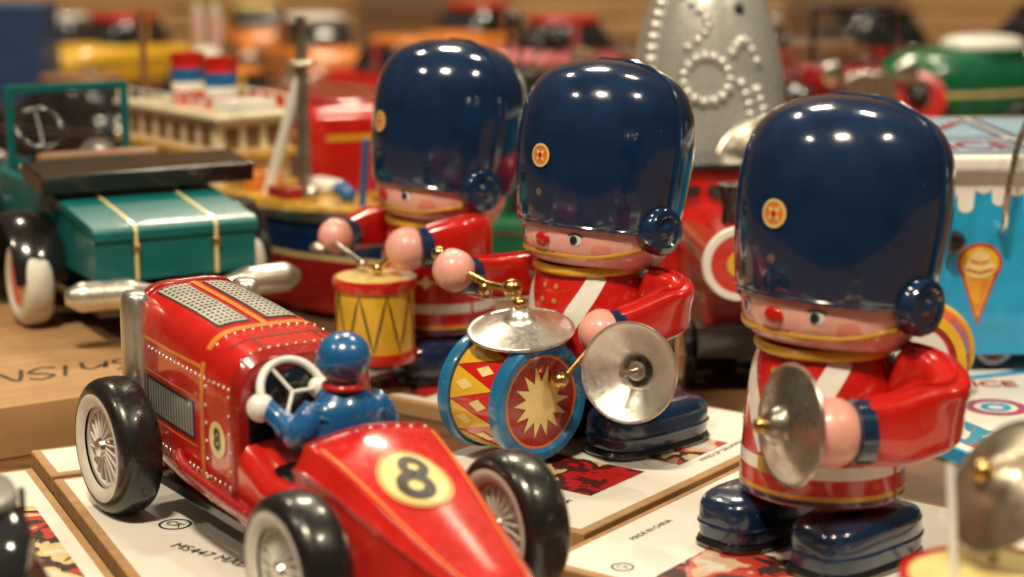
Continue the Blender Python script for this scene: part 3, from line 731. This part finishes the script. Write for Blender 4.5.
MB().loft(hull(4.4,4.65,.12)).build('gunwale',DULL,hu)
for y in (5,17):
    for s in (-1,1): MB().lathe([(0,-.15),(.5,-.15),(.5,.15),(0,.15)],20,T(s*1.1,y,.5)@R(90,'Y')).build('wheel',BLACK,sh)
dk=MB().loft([[(-hs(y,6)*.9,y,4.5),(hs(y,6)*.9,y,4.5),(hs(y,6)*.9,y,5.1),(-hs(y,6)*.9,y,5.1)] for y in [1.2+21*i/20 for i in range(21)]]).build('deck',TAN,sh,bevel=.06)
cb=MB().box((-1.95,10.5,5.0),(1.95,19.5,8.1)).build('cabin',PALE,sh,bevel=.08)
for s in (-1,1):
    for zz in (5.4,6.85):
        for i in range(6): MB().box((s*1.95-.03,11.0+1.4*i,zz),(s*1.95+.03,11.9+1.4*i,zz+.9)).build('window',ORDK if zz>6 else TAN,cb)
for i in range(3): MB().box((-1.5+1.1*i,10.46,6.75),(-.8+1.1*i,10.53,7.7)).build('window',ORDK,cb)
MB().box((-2.25,9.8,6.35),(2.25,20.0,6.6)).build('upper_deck',TAN,cb)
MB().box((-2.3,9.9,8.1),(2.3,20,8.35)).build('cabin_roof',PALE,sh,bevel=.08)
m=MB()
for s in (-1,1):
    for i in range(9): m.tube([(s*2.2,10+1.2*i,8.3),(s*2.2,10+1.2*i,9.0)],.05,6)
    m.tube([(s*2.2,10,9.0),(s*2.2,19.8,9.0)],.05,6)
m.build('railing',WHITE,sh)
MB().box((-1.2,10.4,8.35),(1.2,12.2,8.9)).build('bridge',WHITE,sh,bevel=.06)
for y in (13.4,16.6):
    fn=MB(); 
    fn.slot(0).lathe([(0,8.3),(.78,8.3),(.78,8.9)],28,T(0,y,0)); fn.slot(1).lathe([(.78,8.9),(.8,8.9),(.8,9.35),(.78,9.35)],28,T(0,y,0)); fn.slot(2).lathe([(.78,9.35),(.78,10.0)],28,T(0,y,0)); fn.slot(0).lathe([(.78,10.0),(.78,10.5),(.88,10.55),(.88,10.7),(.6,10.7),(.6,9.9),(0,9.9)],28,T(0,y,0))
    fn.build('funnel',[RED,WHITE,SBLUE],sh)
MB().tube([(0,6.2,5.0),(0,6.2,12.9)],[.34,.24],12).build('mast',DULL,sh)
MB().superq((0,6.2,10.9),(.7,.7,.16)).build('crow_nest',DULL,sh)
MB().tube([(0,6.2,10.6),(-.9,7.8,5.1)],.26,10).build('boom',WHITE,sh)
MB().tube([(0,21.0,5.0),(0,21.2,12.6)],.18,10).build('mast',ORDK,sh)
MB().tube([(0,1.6,5.0),(0,1.2,8.0)],.16,10).build('flag_staff',SBLUE,sh)
for (x,y) in ((-.9,4.2),(.9,4.6),(-1.2,9.4),(1.3,8.2),(.2,3.0)): 
    MB().superq((x,y,5.4),(.38,.38,.38)).build('winch',SBLUE if x>0 else DULL,sh)
MB().box((-1.4,8.4,5.1),(.2,9.4,5.9)).build('hatch',ORANGE,sh,bevel=.06)
MB().box((.4,5.2,5.1),(1.6,7.2,5.7)).build('lifeboat',WHITE,sh,bevel=.25)
MB().box((-1.7,4.9,5.1),(-.7,6.6,5.6)).build('crate',RED2,sh,bevel=.06)

# ------------------------------------------------------------------ bus
bs=thing('toy_bus','low red tin bus with yellow bands behind the ship mast','toy bus',(-9.6,99.5,TZ),24)
b=MB().box((-2.9,-6,.9),(2.9,6,7.9)).build('body',RED,bs,bevel=.8,seg=5)
m=MB()
for z in (3.4,6.3): m.box((-2.94,-5.2,z),(2.94,5.2,z+.25)); m.box((-2.1,-6.04,z),(2.1,6.04,z+.25))
m.build('stripe',YEL,b)
for i in range(4): MB().box((-2.95,-5.0+2.6*i,4.2),(2.95,-3.1+2.6*i,5.8)).build('window',WINDOW,b)
MB().superq((0,0,7.9),(2.0,4.6,.35),.6,.6).build('roof_hatch',RED2,bs)
for y in (-3.6,3.6):
    for s in (-1,1): wheel(bs,(s*2.6,y,1.2),1.2,.9)

# ------------------------------------------------------------------ silver tin figure
st=thing('tin_figure','tall rounded silver tin figure with raised beadwork behind the middle soldier','tin toy',(8.5,83.6,TZ),0)
SP=cat([(3.0,0,0),(3.3,1.5,0),(3.6,5,0),(3.55,8,0),(3.25,10.8,0),(2.75,12.9,0),(2.05,14.6,0),(1.1,15.7,0),(0,16.1,0)],5)
b=MB().lathe([(0,0)]+SP,64).build('body',SILV,st)
sf=rev(SP)
def beads(fn,n,r):
    m=MB()
    for i in range(n):
        p,z=fn(i/n); m.superq(sf(p,z,0),(r,r,r),1,1,10,8)
    m.build('beadwork',SILV,b)
beads(lambda t:(-.10+.30*cos(2*pi*t),10.5+.95*sin(2*pi*t)),15,.25)
beads(lambda t:(.25+.42*t,11.6-.9*t+.9*sin(pi*t)),7,.24)
beads(lambda t:(.36+.1*sin(3*t),10.3-2.6*t),6,.27)
beads(lambda t:(.58+.1*sin(3*t),10.0-2.4*t),6,.27)
beads(lambda t:(-1.0+.30*t*t,14.0-8*t),17,.33)
beads(lambda t:(-.9+1.9*t,6.6+.9*(2*t-1)**2),17,.25)
beads(lambda t:(-.55+.45*sin(pi*t),13.9-2.4*t),8,.2)
MB().superq(sf(.42,13.4,0),(.22,.22,.26)).build('eye',INK,b)
MB().lathe([(2.9,0),(3.4,0),(3.5,.5),(3.0,.6)],48).build('base_ring',BLACK,st)
m=MB().lathe(dish(1.9),40,basis((-.4,-.65,.6),(1.75,-4.8,7.5))); m.build('dish',DULL,st); MB().tube([(1.9,-4.3,7.0),(1.6,-2.2,6.8)],.2,10).build('dish_arm',DULL,st)

# ------------------------------------------------------------------ locomotive
lo=thing('toy_locomotive','small dark red tin locomotive with white ringed front between two soldiers','toy train',(8.0,72.8,TZ),4)
b=MB().lathe([(0,-4.5),(1.3,-4.5),(1.3,4),(0,4)],40,T(0,0,4.9)@R(90,'X')@R(180,'Y')).build('boiler',RED,lo,bevel=.1)
m=MB(); m.slot(0).lathe([(1.05,0),(1.35,0),(1.4,.1),(1.34,.22),(1.1,.22),(1.05,.1)],48,T(0,-4.3,4.9)@R(90,'X')); m.slot(1).lathe([(0,.05),(1.08,.05),(1.08,.16),(0,.2)],48,T(0,-4.3,4.9)@R(90,'X')); m.slot(2).lathe([(0,.1),(.5,.1),(.5,.24),(0,.3)],32,T(0,-4.3,4.9)@R(90,'X')); m.build('smokebox_front',[WHITE,SBLUE,YEL],b)
MB().box((-1.5,-4.6,1.4),(1.5,7.5,2.6)).build('chassis',BLACK,lo,bevel=.08)
MB().box((-1.1,-3.6,2.5),(1.1,4,4.1)).build('saddle',RED2,lo,bevel=.08)
cbn=MB().box((-1.7,3.6,2.5),(1.7,7.2,7.2)).build('cab',RED,lo,bevel=.15)
for x in (-1,.15): MB().box((x,3.56,4.9),(x+.85,3.62,6.6)).build('window',WINDOW,cbn)
MB().box((-1.72,3.55,4.3),(1.72,7.25,4.5)).build('stripe',YEL,cbn)
MB().box((-1.9,3.3,7.2),(1.9,7.5,7.5)).build('cab_roof',BLACK,cbn,bevel=.1)
MB().lathe([(0,5.9),(.45,5.9),(.4,6.8),(.6,7.4),(.6,7.6),(.35,7.6),(0,7.4)],24,T(0,-2.8,0)).build('chimney',BLACK,lo)
for y in (-3,0,3,6):
    for s in (-1,1): wheel(lo,(s*1.7,y,1.25),1.25,.45,disc=RED,wall=CREAM)

# ------------------------------------------------------------------ small drum
dr=thing('toy_drum','red toy drum with yellow ring standing on edge behind the nearest soldier','toy drum',(14.35,65.2,0),-22)
B=T(0,0,1.72)@R(90,'X')
d=MB().lathe([(0,-.8),(1.6,-.8),(1.6,.8),(0,.8)],56,B).build('shell',RED,dr,bevel=.08)
m=MB(); m.lathe([(1.4,.75),(1.68,.75),(1.71,.95),(1.4,.98)],56,B); m.lathe([(1.4,-.75),(1.68,-.75),(1.71,-.95),(1.4,-.98)],56,B); m.build('rim',YEL,d)
m=MB(); m.lathe([(0,.84),(1.1,.84),(1.1,.8)],48,B); m.build('drumhead',WHITE,d)

# ------------------------------------------------------------------ ice cream truck
ic=thing('ice_cream_truck','turquoise tin ice cream truck with white roof and a painted cone','toy truck',(15.7,69.2,0),2)
b=MB().box((0,0,.7),(13,12,7.6)).build('body',TEAL2,ic)
f=lambda x,y,o=.02:Vector((x,-o,y))
# icing: round-ended white tongues of different lengths
xs=[.0+.05*i for i in range(261)]
def icing(x):
    k=int(x/.62); u=(x/.62-k)*2-1; d=(.55,1.05,.35,.8,.45,1.2,.6,.3,.9,.5)[k%10]
    return 7.1-(d-.28+.28*math.sqrt(max(0,1-u*u)))*(1 if abs(u)<.97 else .45)
m=MB(); low=[icing(x) for x in xs]
for i in range(260): m.add([f(xs[i],low[i]),f(xs[i+1],low[i+1]),f(xs[i+1],7.5),f(xs[i],7.5)],[(0,1,2,3)])
m.build('drip_print',WHITE,b)
m=MB(); dx,dz=1.55,.2
def F(o): return lambda x,y:f((x-1.75)*.92+dx,3.0+(y-3.0)*.92+dz,o)
m.slot(3).disc(F(.022),(1.75,4.05),.9,.82); m.slot(3).fan(F(.022),[(1.0,3.65),(1.75,1.5),(2.5,3.65)],(1.75,3.0),2)
m.slot(0).disc(F(.03),(1.75,4.05),.78,.68); m.slot(0).fan(F(.03),[(1.15,3.55),(1.75,1.75),(2.35,3.55)],(1.75,3.0),2)
m.slot(1).fan(F(.04),[(1.3,3.4),(1.75,2.0),(2.2,3.4)],(1.75,2.9),2)
m.slot(2).disc(F(.04),(1.75,3.85),.6,.42); m.slot(2).disc(F(.044),(1.75,4.25),.4,.34)
for i in range(4): m.slot(0).ribbon(F(.05),[(1.42+.12*i,3.35),(1.62+.06*i,2.4)],.05)
m.slot(3); m.ribbon(F(.052),[(1.2,3.8),(1.75,3.65),(2.3,3.8)],.09); m.ribbon(F(.052),[(1.38,4.15),(1.75,4.03),(2.12,4.15)],.08)
m.build('cone_print',[YEL,ORANGE,CREAM,RED],b)
MB().box((5,-.03,3),(10.5,.3,5.4)).build('serving_hatch',WINDOW,ic)
rf=MB().box((-.35,-.45,7.55),(13.4,12.4,8.2)).build('roof',WHITE,ic,bevel=.25)
g=lambda x,y,o=.02:Vector((x,y,8.2+o))
m=MB()
for (x0,y0,x1,y1) in ((.3,.4,3.6,4.2),(4.2,.4,8,4.2),(.3,5,3.6,11.4),(4.2,5,8,11.4)):
    m.slot(0).grid(lambda x,y:g(x,y,.012),x0,x1,y0,y1,2,2)
    m.slot(1).ribbon(g,[(x0,y0),(x1,y0),(x1,y1),(x0,y1),(x0,y0)],.3,1,8)
m.build('roof_print',[PBLUE,SBLUE],rf)
MB().text(lambda x,y:g(x,y*1.6-1.3,.03),'ICE',1.9,(1.95,2.2),bold=.04).build('roof_lettering',RED,rf); MB().text(lambda x,y:g(x,y,.03),'CREAM',1.2,(6.1,2.2)).build('roof_lettering',RED,rf); MB().ribbon(lambda x,y:g(x,y,.03),[(.8,6),(3.2,10)],.5).build('roof_stripe',RED,rf)
MB().tube(cat([(2.25,-.02,5.4),(2.2,-.7,5.7),(2.15,-.95,6.6),(2.3,-.95,7.8),(2.6,-.85,9.0),(3.1,-.75,9.9),(4.0,-.6,10.6)],6),.13,12).build('hand_rail',CHROME,ic)
for x in (2.4,10.4):
    for y in (.9,11.1): wheel(ic,(0,0,0),.9,.8,disc=RED).matrix_local=Matrix.Translation(Vector((x,y,.9))*K)@R(90,'Z')
MB().lathe([(0,0),(.42,0),(.46,.4),(.3,.62),(0,.66)],24,T(.45,0,5.0)@R(90,'X')).build('headlight',BLACK,ic)

# ------------------------------------------------------------------ simple tin cars
def tin_car(loc,rot,label,body,roof,s=1.0,group=None,lamp_mat=None):
    r=thing('tin_car',label,'toy car',loc,rot,group)
    r.scale=(s,s,s)
    def sb(y,w,z0,z1): return sect(y,w,z0,z1,3.2,40)
    MB().loft([sb(-5.6,1.5,1.1,2.4),sb(-5.2,2.1,.9,2.9),sb(-3,2.35,.8,3.3),sb(0,2.4,.8,3.4),sb(3,2.3,.8,3.4),sb(5.2,2,.9,3.0),sb(5.7,1.4,1.1,2.5)]).build('body',body,r,ang=60)
    MB().loft([sb(-3.6,1.5,2.9,3.4),sb(-2.6,1.9,2.9,4.7),sb(.6,1.9,2.9,4.75),sb(1.9,1.6,2.9,3.5)]).build('window',WINDOW,r,ang=60)
    MB().superq((0,-1,4.8),(1.75,1.95,.28),.6,.7).build('roof',roof,r)
    for q in (-1,1): MB().box((q*1.93-.06,-1.1,3.2),(q*1.93+.06,-.8,4.75)).build('door_pillar',body,r)
    MB().loft([[(x,y,z+dz_) for x,z in ((-2.42,0),(2.42,0),(2.42,.14),(-2.42,.14))] for y,dz_ in ((-3.4,2.3),(0,2.3),(3.2,2.3))]).build('trim',CHROME,r)
    for y in (-3.4,3.5):
        for q in (-1,1): wheel(r,(q*2.15,y,1.1),1.1,.8)
    for q in (-1,1): MB().superq((q*1.4,5.35,2.5),(.45,.4,.45)).build('headlight',lamp_mat or CHROME,r)
    for y in (-5.9,5.95): MB().tube([(-2.1,y*.97,1.4),(-1.2,y,1.4),(1.2,y,1.4),(2.1,y*.97,1.4)],.24,12).build('bumper',CHROME,r)
    return r
GB='toy cars out of focus at the back of the table'
PINK=paint('pink_tin',(.6,.1,.12),.3,.5)
tin_car((-13.1,42.2,0),24,'black toy car with dim grey roof cut off at lower left corner',BLACK,DGREY,.85)
tin_car((-.6,91,TZ),72,'green tin car seen between the rearmost and the middle soldier',GREEN,CREAM,1.1)
tin_car((16.5,93,TZ),100,'yellow tin car with red roof behind the nearest soldier',YEL,RED,1.2)
flat_box((23.5,113),(.95,.3),18,None,24,TZ,2.4,'brown carton under the green tin toy',name='cardboard_carton',top=None)
flat_box((-4.4,104),(1,0),26.5,None,30,TZ,2.6,'brown carton under the black and the red vintage cars at the back',name='cardboard_carton',top=None)
gt=thing('green_tin_toy','chunky green tin toy with a white dome and a red round end at upper right','tin toy',(27.4,118.5,2.4),20)
b=MB().superq((0,0,3.4),(5.6,3.2,2.7),.7,.8,48,24).build('body',GREEN,gt)
MB().superq((1.9,0,6.0),(2.6,2.3,.75),.7,.9).build('dome',WHITE,gt); MB().lathe([(2.4,0),(2.7,0),(2.7,.4),(2.4,.5)],40,T(1.9,0,5.55)).build('dome_ring',GREEN,gt)
m=MB().lathe([(0,-.2),(1.6,-.2),(1.75,.1),(1.6,.5),(1.1,.55),(.9,.2),(0,.2)],40,T(-4.2,-2.6,3.2)@R(-30,'Y')@R(62,'X')); m.build('round_end',RED,gt)
MB().superq((-4.35,-2.9,3.35),(.75,.75,.75)).build('end_hub',INK,gt)
for x in (-3,2.6):
    for s in (-1,1): MB().lathe([(0,-.5),(1.2,-.5),(1.35,-.3),(1.35,.3),(1.2,.5),(0,.5)],32,T(x,s*3.0,1.35)@R(90,'X')).build('wheel',TYRE,gt)
m=MB(); m.grid(lambda a,z:Vector((5.62*math.copysign(abs(cos(a))**.8,cos(a)),3.22*math.copysign(abs(sin(a))**.8,sin(a)),z)),0,2*pi,3.25,3.5,64,1); m.build('stripe',CREAM,b)
tin_car((-9,150,TZ),38,'red tin car far back above the rearmost soldier hat',RED,ORANGE,1.5,GB)
tin_car((-21,132,TZ),128,'yellow tin car far back beside the red bus',YEL,ORANGE,1.3,GB)
tin_car((-30,128,TZ),70,'black tin car far back behind the teal windscreen',BLACK,ORDK,1.3,GB)
tin_car((-19,180,TZ),25,'orange and white tin car far back near the left crate',ORANGE,WHITE,1.5,GB)
tin_car((3,168,TZ),110,'pink tin car far back at the top centre',PINK,RED,1.6,GB)
tin_car((20,176,TZ),60,'turquoise tin car far back beside the pink one',TEAL2,WHITE,1.5,GB)
tin_car((44,160,TZ),48,'black tin car far back at the upper right',BLACK,BLACK,1.9,GB)
tin_car((30,168,TZ),110,'dark red tin car far back at the upper right',RED2,BLACK,1.7,GB)
tin_car((-47,196,TZ),70,'blue tin car far back at the upper left',SBLUE,WHITE,1.3,GB)
tin_car((-37,178,TZ),140,'bright yellow tin car far back in front of the left crate',YEL,RED,1.5,GB)
tin_car((-28,208,TZ),20,'orange tin car farthest back in front of the left crate',ORANGE,CREAM,1.4,GB)
tin_car((-4,190,TZ),150,'orange tin car far back behind the red one',ORANGE,RED,1.6,GB)
vintage((14.2,115.5,2.6),98,'black vintage car with gold stripes on a carton behind the soldiers hats',BLACK,GOLD,TYRE,BRASS,GB)
vintage((18.2,131,2.6),190,'dark red vintage car with black folded top behind the right soldier',RED2,GOLD,TYRE,BLACK,GB,BLACK)

rb=thing('tin_rabbit','white tin rabbit with pink ears far back at upper left','toy animal',(-24,152,TZ),0)
m=MB(); m.superq((0,0,2.4),(1.9,2.2,2.4)); m.superq((0,-1.0,5.2),(1.4,1.5,1.4)); m.superq((0,2.2,1.6),(.7,.7,.7))
for s in (-1,1): m.superq((s*.7,-.6,8.0),(.42,.3,2.0),1,1,20,14)
for s in (-1,1): m.superq((s*1.1,-1.6,.5),(.55,1.1,.5))
b=m.build('body',WHITE,rb)
for s in (-1,1): MB().superq((s*.7,-.85,8.0),(.22,.1,1.5)).build('ear_lining',HAND,b); MB().superq((s*.5,-2.3,5.5),(.18,.14,.2)).build('eye',INK,b)
MB().superq((0,-2.5,5.0),(.2,.2,.16)).build('nose',RED,b)
bb=MB().box((-3.2,-3,0),(3.2,3,9.2)).build('storage_box',paint('dark_blue_card',(.012,.05,.16),.5,.1),bevel=.15); bb.location=Vector((-43.0,166,TZ))*K; tag(bb,'dark blue box standing far back at upper left','box')
def crate(loc,rot,w,d,h,n,label):
    r=thing('wooden_crate',label,'crate',loc,rot,'wooden crates at the back')
    for i in range(n):
        z=h*i/n+.15; hh=h/n-.5
        MB().box((-w/2,-d/2,z),(w/2,-d/2+.8,z+hh)).build('slat',PLANK,r,bevel=.08)
        MB().box((-w/2,d/2-.8,z),(w/2,d/2,z+hh)).build('slat',PLANK,r,bevel=.08)
    for x in (-w/2+.9,w/2-.9,0):
        MB().box((x-.9,-d/2+.8,0),(x+.9,-d/2+1.7,h)).build('batten',KRAFTD,r); MB().box((x-.9,d/2-1.7,0),(x+.9,d/2-.8,h)).build('batten',KRAFTD,r)
    MB().box((-w/2,-d/2+1.7,0),(w/2,d/2-1.7,.4)).build('bottom',PLANK,r)
crate((-40,235,TZ),4,42,16,16,6,'slatted wooden crate at the back on the left')
crate((66,236,TZ),-6,36,16,15,6,'slatted wooden crate at the back on the right')
crate((14,262,TZ),2,44,14,14,5,'slatted wooden crate at the back in the middle')

# foreground drum with cymbal lower right
DB=paint('tarnished_nickel',(.40,.33,.25),.36,0,metal=.9,var=.35)
fd=thing('toy_drum','yellow and red toy drum with brownish cymbal at the lower right corner','toy drum',(10.2,38.4,0),0)
fd.scale=(1.2,1.2,1.2)
d=MB().lathe([(0,0),(1.55,0),(1.55,2.7),(0,2.7)],48).build('shell',YEL,fd)
cf=rev([(1.55,0),(1.55,2.7)]); m=MB(); m.ribbon(off(cf,.02),[(2*pi*i/16,(.5 if i%2 else 2.2)) for i in range(17)],.1,1.55,4); m.build('pattern',RED2,d)
for z in (.25,2.5): MB().lathe([(1.5,-.25),(1.64,-.25),(1.68,0),(1.64,.25),(1.5,.25)],48,T(0,0,z)).build('rim',RED,d)
MB().lathe([(0,2.72),(1.5,2.72),(1.5,2.65)],48).build('drumhead',CREAM,d)
MB().tube([(.2,.9,2.7),(.2,.9,4.2)],.1,10).build('stand_rod',DULL,fd)
make_cymbal(fd,(.35,.9,4.1),(-.68,-.28,.5),1.35,DB,deep=.7)
MB().tube([(-.75,-.2,2.7),(-.8,.3,4.7)],.08,10).build('drumstick',WHITE,fd)

# ------------------------------------------------------------------ light
def lamp(name,loc,size,power,col,target):
    l=bpy.data.lights.new(name,'AREA'); l.shape='RECTANGLE'; l.size=size[0]*K; l.size_y=size[1]*K; l.energy=power; l.color=col
    o=bpy.data.objects.new(name,l); C.objects.link(o); o.location=Vector(loc)*K
    d=Vector(target)-Vector(loc); o.rotation_euler=d.to_track_quat('-Z','Y').to_euler(); return o
W=(1,.86,.625)
lamp('ceiling_lamp',(-22,-28,165),(24,9),3500,W,(2,58,0))
lamp('ceiling_lamp',(-120,5,160),(16,6),700,W,(0,58,0))
lamp('ceiling_lamp',(105,-5,160),(16,6),1050,W,(3,58,0))
lamp('ceiling_lamp',(60,150,170),(22,7),900,W,(4,80,0))
lamp('ceiling_lamp',(-70,170,170),(22,7),800,W,(-6,90,0))
lamp('ceiling_lamp',(0,230,190),(36,12),2600,W,(0,200,0))
w=bpy.data.worlds.new('World'); SC.world=w; w.use_nodes=True; nt=w.node_tree; N=nt.nodes; L=nt.links
tc=N.new('ShaderNodeTexCoord'); sp=N.new('ShaderNodeSeparateXYZ'); cr=N.new('ShaderNodeValToRGB'); mr=N.new('ShaderNodeMapRange')
L.new(tc.outputs['Generated'],sp.inputs[0]); mr.inputs['From Min'].default_value=-1; L.new(sp.outputs['Z'],mr.inputs['Value']); L.new(mr.outputs['Result'],cr.inputs['Fac'])
e=cr.color_ramp.elements; e[0].position=.40; e[0].color=(.05,.03,.015,1); e[1].position=1; e[1].color=(.38,.30,.20,1); q=e.new(.55); q.color=(.14,.09,.05,1)
L.new(cr.outputs['Color'],N['Background'].inputs['Color']); N['Background'].inputs['Strength'].default_value=.31

# ------------------------------------------------------------------ camera
cd=bpy.data.cameras.new('Camera'); cam=bpy.data.objects.new('Camera',cd); C.objects.link(cam)
cam.location=Vector((0,0,17.3))*K; cam.rotation_euler=(rad(90-11.5),0,0)
cd.sensor_width=36; cd.lens=36*1911/1024; cd.clip_start=.05; cd.clip_end=200
cd.dof.use_dof=True; cd.dof.focus_distance=56.5*K; cd.dof.aperture_fstop=(cd.lens*.001)/(.72*K)
SC.camera=cam
SC.view_settings.view_transform='Standard'; SC.view_settings.look='None'; SC.view_settings.exposure=0
